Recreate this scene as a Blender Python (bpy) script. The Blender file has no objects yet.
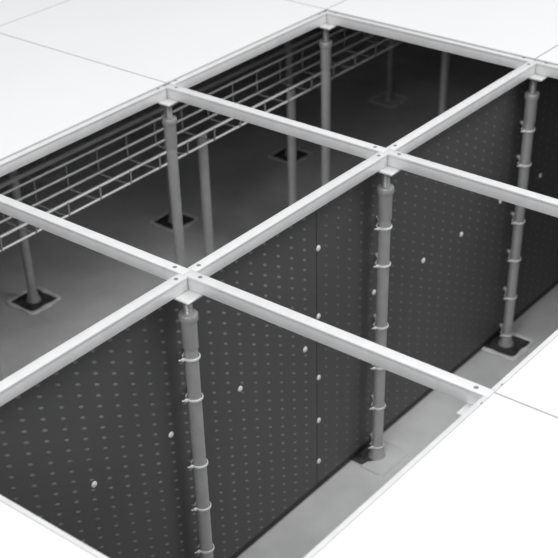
import bpy, bmesh, math, random
from mathutils import Vector, Matrix
random.seed(7)
SC = bpy.context.scene
COL = SC.collection
G = 0.6            # floor grid, metres
H = 0.784          # depth of the underfloor void

# ------------------------------------------------------------------ camera
cam_d = bpy.data.cameras.new('camera')
cam = bpy.data.objects.new('camera', cam_d); COL.objects.link(cam)
R = [[0.623641, -0.78135, -0.023744], [-0.482758, -0.361071, -0.797855], [0.614831, 0.509038, -0.602382]]
rt, dn, fw = (Vector(r) for r in R)
M = Matrix((rt, -dn, -fw)).transposed().to_4x4()
M.translation = Vector((-0.73613, -1.89029, 1.06219))
cam.matrix_world = M
cam_d.sensor_width = 36.0
cam_d.lens = 36.0 * 1240.04 / 558.0
cam_d.shift_x = -(275.06 - 279.0) / 558.0
cam_d.shift_y = (426.26 - 279.0) / 558.0
cam_d.clip_start = 0.02
cam_d.dof.use_dof = True
cam_d.dof.focus_distance = 2.2
cam_d.dof.aperture_fstop = 7.0
SC.camera = cam

# ------------------------------------------------------------------ world, lights, exposure
w = bpy.data.worlds.new('world'); SC.world = w; w.use_nodes = True
w.node_tree.nodes['Background'].inputs[0].default_value = (0.965, 0.98, 1, 1)
w.node_tree.nodes['Background'].inputs[1].default_value = 0.78

def area(name, loc, target, sx, sy, power):
    d = bpy.data.lights.new(name, 'AREA'); d.shape = 'RECTANGLE'; d.size = sx; d.size_y = sy; d.energy = power
    o = bpy.data.objects.new(name, d); COL.objects.link(o); o.location = loc
    o.rotation_euler = (Vector(target) - Vector(loc)).to_track_quat('-Z', 'Y').to_euler()

area('unseen_light', (2.4, -3.2, 3.2), (1.0, -0.3, -0.3), 2.2, 2.2, 100)
area('unseen_light', (-2.6, -1.9, 2.8), (1.4, -0.5, -0.3), 1.8, 1.8, 95)  # unseen fill lamp, added to lift the rail sides and the deep void
area('unseen_light', (0.7, -0.9, 3.2), (0.7, -0.9, 0), 1.6, 1.6, 25)  # unseen overhead lamp, added to brighten the pit floor

SC.view_settings.view_transform = 'Standard'
SC.view_settings.look = 'None'
SC.view_settings.gamma = 1.0
SC.view_settings.use_curve_mapping = False
SC.view_settings.exposure = -0.38

# ------------------------------------------------------------------ materials
def mat(name, col, rough=0.5, metal=0.0, spec=0.5, noise=None, bump=0.0):
    m = bpy.data.materials.new(name); m.use_nodes = True
    nt = m.node_tree; b = nt.nodes['Principled BSDF']
    b.inputs['Base Color'].default_value = (col[0], col[1], col[2], 1) if hasattr(col, '__len__') else (col, col, col, 1)
    b.inputs['Roughness'].default_value = rough
    b.inputs['Metallic'].default_value = metal
    b.inputs['Specular IOR Level'].default_value = spec
    if noise:
        sc, lo, hi = noise
        tc = nt.nodes.new('ShaderNodeTexCoord')
        n = nt.nodes.new('ShaderNodeTexNoise'); n.inputs['Scale'].default_value = sc; n.inputs['Detail'].default_value = 5
        nt.links.new(tc.outputs['Object'], n.inputs['Vector'])
        r = nt.nodes.new('ShaderNodeValToRGB')
        r.color_ramp.elements[0].position = 0.35; r.color_ramp.elements[1].position = 0.65
        r.color_ramp.elements[0].color = (lo, lo, lo, 1); r.color_ramp.elements[1].color = (hi, hi, hi, 1)
        nt.links.new(n.outputs[0], r.inputs[0]); nt.links.new(r.outputs[0], b.inputs['Base Color'])
        if bump:
            bp = nt.nodes.new('ShaderNodeBump'); bp.inputs['Strength'].default_value = bump; bp.inputs['Distance'].default_value = 0.002
            nt.links.new(n.outputs[0], bp.inputs['Height']); nt.links.new(bp.outputs[0], b.inputs['Normal'])
    return m

TILE = mat('white_laminate', 0.86, 0.55, noise=(3.0, 0.855, 0.87))
TRIM = mat('grey_edge_trim', 0.52, 0.5)
STEEL = mat('galvanised_stringer', 0.78, 0.42, 0.15, noise=(30, 0.76, 0.82))
HEAD = mat('zinc_plate', 0.78, 0.45, 0.2, noise=(40, 0.74, 0.80))
TUBE = mat('dull_zinc_tube', 0.5, 0.42, 0.3, noise=(25, 0.47, 0.54))
ROD = mat('threaded_rod_steel', 0.40, 0.4, 0.5)
DARKST = mat('dark_base_steel', 0.07, 0.5, 0.4, noise=(40, 0.05, 0.12))
GLUE = mat('pale_adhesive', 0.62, 0.6, noise=(30, 0.75, 0.9))
CONC = mat('grey_painted_screed', 0.34, 0.6, noise=(4.5, 0.56, 0.75), bump=0.1)
DARKW = mat('light_stop', 0.6, 0.9)
WIRE = mat('bright_zinc_wire', 0.90, 0.4, 0.1)
WIREDULL = mat('dull_zinc_wire', 0.33, 0.6)
NYLON = mat('white_nylon', 0.85, 0.4)
CONDUIT = mat('grey_conduit', 0.65, 0.5)
SCREW = mat('screw_steel', 0.30, 0.5, 0.5)

# dimple lattice phases, in the sheet's own coordinates
DIMX, DIMZ = 0.0115, 0.0220
def sheet_material(name, hi):
    m = bpy.data.materials.new(name); m.use_nodes = True
    nt = m.node_tree; N = nt.nodes; L = nt.links; b = N['Principled BSDF']
    b.inputs['Roughness'].default_value = 0.55
    tc = N.new('ShaderNodeTexCoord'); sp = N.new('ShaderNodeSeparateXYZ'); L.new(tc.outputs['Object'], sp.inputs[0])
    def mth(op, a, c=None):
        n = N.new('ShaderNodeMath'); n.operation = op
        for i, v in enumerate((a, c)):
            if v is None: continue
            if hasattr(v, 'is_linked') or not isinstance(v, (int, float)): L.new(v, n.inputs[i])
            else: n.inputs[i].default_value = v
        return n.outputs[0]
    def cell(out, period, half):
        f = mth('FRACT', mth('DIVIDE', out, period))
        d = mth('ABSOLUTE', mth('SUBTRACT', f, 0.5))
        return mth('DIVIDE', mth('MULTIPLY', d, period), half)
    fu = mth('SUBTRACT', mth('FRACT', mth('DIVIDE', mth('ADD', sp.outputs[0], 10.0 * 0.0410 - DIMX), 0.0410)), 0.5)
    du = mth('MULTIPLY', fu, 0.0410)
    fz = mth('SUBTRACT', mth('FRACT', mth('DIVIDE', mth('ADD', sp.outputs[2], 10.0 * 0.0227 - DIMZ), 0.0227)), 0.5)
    dz = mth('ADD', mth('MULTIPLY', fz, 0.0227), mth('MULTIPLY', du, 0.45))
    ex = mth('DIVIDE', du, 0.0067)
    ez = mth('DIVIDE', dz, 0.0041)
    r2 = mth('ADD', mth('MULTIPLY', ex, ex), mth('MULTIPLY', ez, ez))
    mask = mth('MAXIMUM', mth('SUBTRACT', 1.0, r2), 0.0)
    nz = N.new('ShaderNodeTexNoise'); nz.inputs['Scale'].default_value = 9.0; L.new(tc.outputs['Object'], nz.inputs['Vector'])
    k = mth('MULTIPLY', mask, mth('MULTIPLY', nz.outputs[0], 1.7))
    mx = N.new('ShaderNodeMix'); mx.data_type = 'RGBA'
    L.new(k, mx.inputs['Factor']); mx.inputs['A'].default_value = (.098, .098, .100, 1); mx.inputs['B'].default_value = (hi, hi, hi, 1)  # paler dots paint the overhead light caught by each dimple
    L.new(mx.outputs['Result'], b.inputs['Base Color'])
    bp = N.new('ShaderNodeBump'); bp.inputs['Strength'].default_value = 0.5; bp.inputs['Distance'].default_value = 0.002
    L.new(mask, bp.inputs['Height']); L.new(bp.outputs[0], b.inputs['Normal'])
    return m
SHEETS = (sheet_material('dimpled_dark_sheet', .27), sheet_material('faintly_dimpled_dark_sheet', .18))
SEAM_GAPSHADE = mat('dark_seam_and_gap_shade', 0.03, 0.6)

# ------------------------------------------------------------------ mesh helpers
def box(bm, x0, x1, y0, y1, z0, z1, bevel=0.0, seg=2):
    v = [bm.verts.new((x, y, z)) for z in (z0, z1) for y in (y0, y1) for x in (x0, x1)]
    fs = [(0, 2, 3, 1), (4, 5, 7, 6), (0, 1, 5, 4), (1, 3, 7, 5), (3, 2, 6, 7), (2, 0, 4, 6)]
    faces = [bm.faces.new([v[i] for i in f]) for f in fs]
    if bevel:
        es = set(e for f in faces for e in f.edges)
        bmesh.ops.bevel(bm, geom=list(es), offset=bevel, segments=seg, affect='EDGES', profile=0.5)

def lathe(bm, prof, n=28, cx=0, cy=0):
    rings = []
    for r, z in prof:
        rings.append([bm.verts.new((cx + r * math.cos(2 * math.pi * i / n), cy + r * math.sin(2 * math.pi * i / n), z)) for i in range(n)])
    for a, b in zip(rings, rings[1:]):
        for i in range(n):
            bm.faces.new((a[i], a[(i + 1) % n], b[(i + 1) % n], b[i]))
    bm.faces.new(rings[0][::-1]); bm.faces.new(rings[-1])

def sweep(bm, pts, r, n=8, ry=None, up=Vector((0, 0, 1))):
    """tube (or flat band when ry differs: ry = half height along up)"""
    pts = [Vector(p) for p in pts]; rings = []
    for i, p in enumerate(pts):
        t = (pts[min(i + 1, len(pts) - 1)] - pts[max(i - 1, 0)]).normalized()
        u = up if abs(t.dot(up)) < 0.95 else Vector((1, 0, 0))
        a = t.cross(u).normalized(); b = a.cross(t).normalized()
        rings.append([bm.verts.new(p + a * r * math.cos(2 * math.pi * k / n) + b * (ry or r) * math.sin(2 * math.pi * k / n)) for k in range(n)])
    for a, b in zip(rings, rings[1:]):
        for i in range(n):
            bm.faces.new((a[i], a[(i + 1) % n], b[(i + 1) % n], b[i]))
    bm.faces.new(rings[0][::-1]); bm.faces.new(rings[-1])

def obj(name, bm, m, parent=None, smooth=False):
    bmesh.ops.recalc_face_normals(bm, faces=bm.faces[:])
    me = bpy.data.meshes.new(name); bm.to_mesh(me); bm.free()
    me.materials.append(m)
    if smooth:
        for p in me.polygons: p.use_smooth = True
        try: me.set_sharp_from_angle(angle=math.radians(35))
        except Exception: pass
    o = bpy.data.objects.new(name, me); COL.objects.link(o)
    if parent: o.parent = parent
    return o
def B(): return bmesh.new()
def thing(name, label, cat, loc, group=None, rotz=0):
    o = bpy.data.objects.new(name, None); COL.objects.link(o); o.location = loc; o.rotation_euler = (0, 0, rotz)
    o.empty_display_size = 0.05
    return tag(o, label, cat, group)
def tag(o, label, cat, group=None):
    o['label'] = label; o['category'] = cat
    if group: o['group'] = group
    return o
def copy_tree(root, loc, label, group=None, rotz=None):
    r = root.copy(); COL.objects.link(r); r.location = loc; r['label'] = label
    if rotz is not None: r.rotation_euler = (0, 0, rotz)
    if group: r['group'] = group
    for ch in [c for c in SC.objects if c.parent == root]:
        c = ch.copy(); COL.objects.link(c); c.parent = r
        for g in [x for x in SC.objects if x.parent == ch]:
            d = g.copy(); COL.objects.link(d); d.parent = c
    return r
def P(u, v, z=0.0): return Vector((u * G, -v * G, z))

# ------------------------------------------------------------------ setting: slab, and unseen walls added to stop light leaking into the void
U0, U1, V0, V1 = -3, 7, -4, 5
bm = B(); box(bm, U0 * G, U1 * G, -V1 * G, -V0 * G, -H - 0.1, -H)
o = obj('floor', bm, CONC); o['kind'] = 'structure'
for nm, (x0, x1, y0, y1) in dict(
        light_stop_left=(U0 * G - .05, U0 * G, -V1 * G, -V0 * G), light_stop_right=(U1 * G, U1 * G + .05, -V1 * G, -V0 * G),
        light_stop_front=(U0 * G, U1 * G, -V1 * G - .05, -V1 * G), light_stop_back=(U0 * G, U1 * G, -V0 * G, -V0 * G + .05)).items():
    bm = B(); box(bm, x0, x1, y0, y1, -H - 0.1, 0.0)
    o = obj(nm, bm, DARKW); o['kind'] = 'structure'

# ------------------------------------------------------------------ raised floor tiles
T = 0.004
TILE_LABELS = {
    (1, -1): 'large white tile along the upper left edge of the opening, beside the wire tray',
    (2, -1): 'white raised floor tile at the top, left of the far corner of the opening',
    (3, -1): 'sliver of white raised floor tile just beyond the far corner of the opening',
    (2, -2): 'white raised floor tile cut off in the top left corner',
    (3, 0): 'white tile along the top right edge of the opening, beyond the dark far cell',
    (3, 1): 'white raised floor tile at the right edge, beyond the post with six bright ties',
    (-1, 1): 'white raised floor tile in the bottom left corner of the photo',
    (0, 2): 'large white raised floor tile filling the bottom right corner of the photo',
    (1, 2): 'white tile at the right edge beside the seam, just right of the cross rail end',
    (0, -1): 'white raised floor tile beside the upper left edge, where the opening leaves the photo',
}
first = None
for i in range(U0, U1):
    for j in range(V0, V1):
        if 0 <= i < 3 and 0 <= j < 2: continue
        lab = TILE_LABELS.get((i, j), 'white raised floor tile farther out in the flooring, away from the opening')
        loc = P(i + .5, j + .5, 0.0)
        if first is None:
            first = thing('access_tile', lab, 'floor tile', loc, 'white tiles of the raised floor')
            h = G / 2 - 0.0006
            bm = B(); box(bm, -h + .0017, h - .0017, -h + .0017, h - .0017, 0.0004, T, 0.0004, 1)
            obj('tile_board', bm, TILE, first)
            bm = B()
            for s in (-1, 1):
                box(bm, s * h - (.0015 if s > 0 else 0), s * h + (.0015 if s < 0 else 0), -h, h, 0.0003, T - .0004)
                box(bm, -h + .0015, h - .0015, s * h - (.0015 if s > 0 else 0), s * h + (.0015 if s < 0 else 0), 0.0003, T - .0004)
            obj('edge_trim', bm, TRIM, first)
        else:
            copy_tree(first, loc, lab)

# ------------------------------------------------------------------ stringers
SW, SH = 0.0105, 0.027
def stringer(label, u, v, along):
    t = thing('stringer', label, 'floor stringer', P(u, v, 0), 'metal stringers bridging the pedestals', 0 if along == 'u' else -math.pi / 2)
    e0 = 0.0110 if along == 'u' else 0.0006
    bm = B(); box(bm, e0, G - e0, -SW + .0011, SW - .0011, -SH, -0.0062, 0.0012, 2)
    box(bm, e0, G - e0, -SW, SW, -0.0060, -0.0002, 0.0016, 2)
    obj('rail', bm, STEEL, t, True)
    for x in (0.029, G - 0.029):
        bm = B(); lathe(bm, [(0.0040, -.0008), (0.0040, .0001), (0.0028, .0003), (0.0018, -.0001)], 16, x, 0)
        obj('screw', bm, SCREW, t, True)
    return t
SL = {
    ('u', 0, 1): 'metal rail running out of the left edge, over the left end of the dark sheet',
    ('u', 1, 1): 'metal rail between the two crossings in the middle of the opening',
    ('u', 2, 1): 'metal rail from the upper crossing to the right hand edge at top right',
    ('v', 1, 0): 'cross rail coming in from the left edge over the wire tray to the lower crossing',
    ('v', 1, 1): 'cross rail from the lower crossing to the white tile seam at right',
    ('v', 2, 0): 'cross rail from the upper left edge of the opening to the upper crossing',
    ('v', 2, 1): 'cross rail from the upper crossing out of the right edge of the photo',
    ('u', 0, 0): 'edge rail over the wire tray, running out of the left side of the photo',
    ('u', 1, 0): 'edge rail over the wire tray, left of the upper left junction',
    ('u', 2, 0): 'edge rail between the upper left junction and the far corner of the opening',
    ('v', 3, 0): 'edge rail along the top right side of the dark far cell',
    ('v', 3, 1): 'edge rail running out of the right side of the photo at top right',
    ('u', 0, 2): 'edge rail under the tile filling the bottom right corner',
    ('u', 1, 2): 'edge rail under the right hand tile, right of the cross rail end',
    ('u', 2, 2): 'edge rail of the opening beyond the right side of the photo',
    ('v', 0, 1): 'edge rail along the bottom left tile',
    ('v', 0, 0): 'edge rail of the opening beyond the left side of the photo',
}
for (a, u, v), lab in SL.items():
    stringer(lab, u, v, a)

# ------------------------------------------------------------------ pedestals
def pedestal(label, u, v):
    t = thing('pedestal', label, 'pedestal', P(u, v, -H), 'adjustable pedestals under the floor grid')
    z = H   # local z of grid plane
    bm = B(); box(bm, -.038, .038, -.038, .038, z - SH - .005, z - SH - .0006, .001, 1)
    obj('head_plate', bm, HEAD, t)
    bm = B(); prof = []
    zz = z - .084
    while zz < z - SH - .0055:
        prof += [(0.0078, zz), (0.0088, zz + .0015)]; zz += .003
    prof += [(0.0085, z - SH - .0052)]
    lathe(bm, prof, 20); obj('threaded_rod', bm, ROD, t, True)
    bm = B(); lathe(bm, [(.0140, z - .0935), (.0168, z - .0925), (.0175, z - .0905), (.0175, z - .0805), (.0162, z - .0785), (.010, z - .077)], 28)
    obj('collar_nut', bm, TUBE, t, True)
    bm = B(); lathe(bm, [(.0132, z - .152), (.0144, z - .150), (.0144, z - .0932), (.0142, z - .0930)], 28)
    obj('sleeve', bm, TUBE, t, True)
    bm = B(); lathe(bm, [(.0128, .004), (.0128, z - .151)], 28)
    obj('tube', bm, TUBE, t, True)
    bm = B(); lathe(bm, [(.021, .003), (.0205, .008), (.0155, .018), (.0152, .030), (.0130, .031)], 28)
    obj('foot_socket', bm, TUBE, t, True)
    bm = B(); box(bm, -.048, .048, -.048, .048, .0005, .0035, .001, 1)
    obj('base_plate', bm, DARKST, t)
    # squeezed out glue bead round the plate
    bm = B(); pts = []
    h = .0545; r = .014
    for cx, cy, a0 in ((h - r, h - r, 0), (-h + r, h - r, 90), (-h + r, -h + r, 180), (h - r, -h + r, 270)):
        for k in range(5):
            a = math.radians(a0 + k * 22.5); pts.append((cx + r * math.cos(a), cy + r * math.sin(a), .002))
    n = len(pts); dense = []
    for i in range(n):
        p, q = Vector(pts[i]), Vector(pts[(i + 1) % n])
        m_ = max(1, int((q - p).length / .01))
        for k in range(m_): dense.append(p.lerp(q, k / m_))
    rings = []
    for i, p in enumerate(dense):
        a = math.atan2(p.y, p.x); wv = .0080 * (1 + .25 * math.sin(3 * a + 1) + .2 * math.sin(7 * a)); d = Vector((math.cos(a), math.sin(a), 0))
        rings.append([bm.verts.new(p + d * wv * math.cos(q) + Vector((0, 0, .0045 * math.sin(q)))) for q in (0, .8, 1.57, 2.35, 3.14)])
    for i in range(len(rings)):
        a, b = rings[i], rings[(i + 1) % len(rings)]
        for k in range(4): bm.faces.new((a[k], a[k + 1], b[k + 1], b[k]))
    obj('glue_bead', bm, GLUE, t, True)
    return t
PL = {
    (1, 1): 'grey pedestal under the lower crossing, nearest post in the photo',
    (2, 1): 'grey pedestal under the upper crossing, its foot standing on the light strip of floor',
    (3, 1): 'grey pedestal at the right side, its dark square foot beside the white tile edge',
    (2, 0): 'grey pedestal under the upper left junction, in front of the wire tray',
    (3, 0): 'grey pedestal under the far corner of the opening',
    (2, -1): 'grey pedestal at the far left with a square dark foot ringed by pale glue',
    (3, -1): 'dim grey pedestal behind the wire tray, its foot seen left of the front tray post',
    (4, -1): 'dim grey pedestal far behind the wire tray beside the farther tray post',
    (4, 0): 'faint grey pedestal standing in the dark beyond the far cell',
    (1, 0): 'grey pedestal in front of the tray just outside the left edge of the photo',
    (0, 1): 'grey pedestal at the left end of the dark sheet, outside the photo',
    (1, 2): 'grey pedestal under the cross rail end, only its head plate showing at the tile edge',
    (0, 2): 'grey pedestal under the near corner of the opening',
    (2, 2): 'grey pedestal under the right tiles, beyond the edge of the photo',
    (3, 2): 'grey pedestal under the right hand corner of the opening',
    (0, 0): 'grey pedestal under the left corner of the opening',
    (1, -1): 'grey pedestal behind the tray beyond the left edge of the photo',
    (4, 1): 'grey pedestal behind the right hand tiles along the dark sheet',
    (5, 0): 'farthest grey pedestal in the dark under the far tiles',
    (5, -1): 'very dim grey pedestal behind the far end of the tray',
    (4, -2): 'very dim grey pedestal far behind the tray post',
    (3, -2): 'very dim grey pedestal two rows behind the tray',
}
NUDGE = {(3, 1): (.004, 0, 0)}
ped0 = None
for (u, v), lab in PL.items():
    if ped0 is None:
        ped0 = pedestal(lab, u, v); ped0.location.x -= .006
    else: copy_tree(ped0, P(u, v, -H) + Vector(NUDGE.get((u, v), (0, 0, 0))), lab)

for ch in list(SC.objects):      # dusty, screed coloured foot plates on the farthest rows
    if ch.parent and ch.parent.get('label') in (PL[(5, -1)], PL[(5, 0)], PL[(4, -2)], PL[(3, -2)]) and ch.name.startswith('base_plate'):
        ch.data = ch.data.copy(); ch.data.materials[0] = CONC
mid = [o for o in SC.objects if o.get('label') == PL[(2, 1)]][0]
for ch in [o for o in SC.objects if o.parent == mid]:
    if ch.name.startswith('glue_bead'): bpy.data.objects.remove(ch)
bm = B()      # thin smear of floor compound over the near side of the plate
pr = [(-.052, -.056), (.05, -.058), (.062, -.03), (.060, .03), (.052, .050), (.034, .046), (.026, .020), (.0, -.004), (-.018, -.012), (-.036, .004), (-.056, .008), (-.058, -.045)]
bot = [bm.verts.new((x, y, .0002)) for x, y in pr]; topv = [bm.verts.new((x * .97, y * .97, .0048)) for x, y in pr]
bm.faces.new(bot[::-1]); bm.faces.new(topv)
for i in range(len(pr)): bm.faces.new((bot[i], bot[(i + 1) % len(pr)], topv[(i + 1) % len(pr)], topv[i]))
obj('compound_smear', bm, CONC, mid)

# ------------------------------------------------------------------ dark dimpled sheets behind the posts
PV = 0.941
def sheet(label, u0, u1, rivets, seam_left):
    t = thing('containment_sheet', label, 'barrier sheet', P(u0, PV, -H + .026), 'dark sheets tied to the pedestals')
    L_ = (u1 - u0) * G; z1 = H - .026 - .0335
    bm = B(); n = 80
    # gently waving sheet
    top = []
    def yy(x, z): return 0.0
    vs = {}
    box(bm, 0, L_, -.0013, .0013, 0, z1)
    obj('sheet', bm, SHEETS[1 if seam_left else 0], t)
    if seam_left:
        bm = B(); box(bm, -.0012, .0008, -.0018, .0016, 0, z1)
        obj('seam_strip', bm, SEAM_GAPSHADE, t)
    bm = B(); box(bm, 0, L_, .002, .020, -.0188, .006)  # black strip standing in for the shade in the gap under the sheet
    obj('gap_shade', bm, SEAM_GAPSHADE, t)
    for (ru, rz) in rivets:
        bm = B()
        lathe(bm, [(.0066, 0), (.0062, .0016), (.0045, .0030), (.0018, .0037)], 16)
        bmesh.ops.rotate(bm, verts=bm.verts[:], matrix=Matrix.Rotation(math.pi / 2, 3, 'X'))
        bmesh.ops.translate(bm, verts=bm.verts[:], vec=((ru - .006 - u0) * G, -.0014, rz + H - .026))
        r = obj('push_rivet', bm, NYLON, t, True); r['label'] = 'white round rivet'
    return t
sheet('dark dimpled sheet on the left, hanging behind the nearest post down to its vertical seam', -0.35, 1.68,
      [(0.27, -.345), (.604, -.328), (.936, -.340), (1.27, -.349), (1.62, -.368)], False)
sheet('dark sheet right of the vertical seam, behind the middle and right posts', 1.682, 4.6,
      [(2.035, -.350), (2.365, -.361), (2.64, -.365), (2.94, -.352), (3.278, -.361), (1.697, -.150), (1.697, -.310), (1.697, -.465), (1.697, -.580), (1.697, -.695)], True)

# ------------------------------------------------------------------ cable ties
def tie(label, u, v, z):
    t = thing('cable_tie', label, 'cable tie', P(u, v, z), 'white cable ties holding the sheet to the posts')
    bm = B(); pts = []
    back = (1 - PV) * G + .0035     # passes through the sheet
    r = .0152
    for k in range(15):
        a = math.radians(165 + k * 210 / 14); pts.append((r * math.cos(a), r * math.sin(a), -.0008))
    pts.append((.020, back * .6, .001)); pts.append((.030, back, .0012))
    pts.append((.026, back + .002, .0012)); pts.append((.0235, back, .0012)); pts.append((.0165, .027, .001)); pts.append((.004, .0170, .0005))
    pts.append((-.0092, .0132, 0))
    sweep(bm, pts, .0014, 8, .0030)
    obj('strap', bm, NYLON, t, True)
    bm = B(); box(bm, -.0215, -.0150, .001, .006, -.0030, .0032, .001, 1)
    obj('tie_head', bm, NYLON, t)
    bm = B(); sweep(bm, [(-.020, .0035, .001), (-.0245, .0045, .0015), (-.0275, .006, .0022)], .0010, 6, .0018)
    obj('tail', bm, NYLON, t, True)
    return t
ZT = [-.169, -.258, -.413, -.520, -.632, -.746]
ORD = ['topmost', 'second from the top', 'third from the top', 'fourth from the top', 'fifth from the top', 'lowest']
tie0 = None
for (u, nm) in ((1, 'nearest post'), (2, 'middle post under the upper crossing'), (3, 'right hand post')):
    for z, od in zip(ZT, ORD):
        lab = 'white cable tie around the %s, %s' % (nm, od)
        if tie0 is None: tie0 = tie(lab, u - .006 / G, 1, z)
        else: copy_tree(tie0, P(u, 1, z) + Vector(((-.006, 0, .004)[u - 1], 0, 0)), lab)

# ------------------------------------------------------------------ wire basket tray on posts
VF, VN = -.280, -.114
ZB, ZTOP = -.231, -.170
tr = thing('cable_basket_tray', 'wire basket cable tray running along the upper left edge below the tiles', 'cable tray', P(-.5, VF, ZB))
L_ = 6.2 * G; Wd = (VN - VF) * G
def wire(bm, pts, r=.0025): sweep(bm, pts, r, 8)
for (y, z) in ((0, 0), (0, .03), (0, .061), (-Wd / 2, 0), (-Wd, 0), (-Wd, .03)):
    bm = B(); wire(bm, [(0, y, z), (L_ / 2, y, z), (L_, y, z)], .0027)
    obj('long_wire', bm, WIRE if (y, z) != (-Wd / 2, 0) else WIREDULL, tr, True)
x = .05; x = (0.022)
cw = None
while x < L_:
    if cw is None:
        bm = B(); e = .0045
        wire(bm, [(0, e, .063), (0, e, .008), (0, e * .3, -.003), (0, -.006, -.005), (0, -Wd + .006, -.005), (0, -Wd - e * .3, -.003), (0, -Wd - e, .008), (0, -Wd - e, .032)], .0019)
        cw = obj('cross_wire', bm, WIREDULL, tr, True); cw.location = (x, 0, 0)
    else:
        c = cw.copy(); COL.objects.link(c); c.location = (x, 0, 0)
    x += .1
ps = None
for u in (2.39, 3.0):
    lx = (u + .5) * G
    if ps is None:
        bm = B(); zb = -H - ZB
        lathe(bm, [(.024, zb), (.024, zb + .004), (.0130, zb + .006), (.0130, -.0072)], 24, 0, -Wd / 2)
        ps = obj('support_post', bm, TUBE, tr, True); ps.location = (lx, 0, 0)
    else:
        c = ps.copy(); COL.objects.link(c); c.location = (lx, 0, 0)

# ------------------------------------------------------------------ conduit clipped to the row of pedestals behind the tray
bm = B(); y0 = .0; sweep(bm, [(0, 0, 0), (2 * G, 0, 0), (5.2 * G, 0, 0)], .006, 12)
tag(obj('conduit', bm, CONDUIT, None, True), 'thin dull conduit behind the wire tray, just under the edge rail', 'conduit').location = P(.2, -.968, -.392)
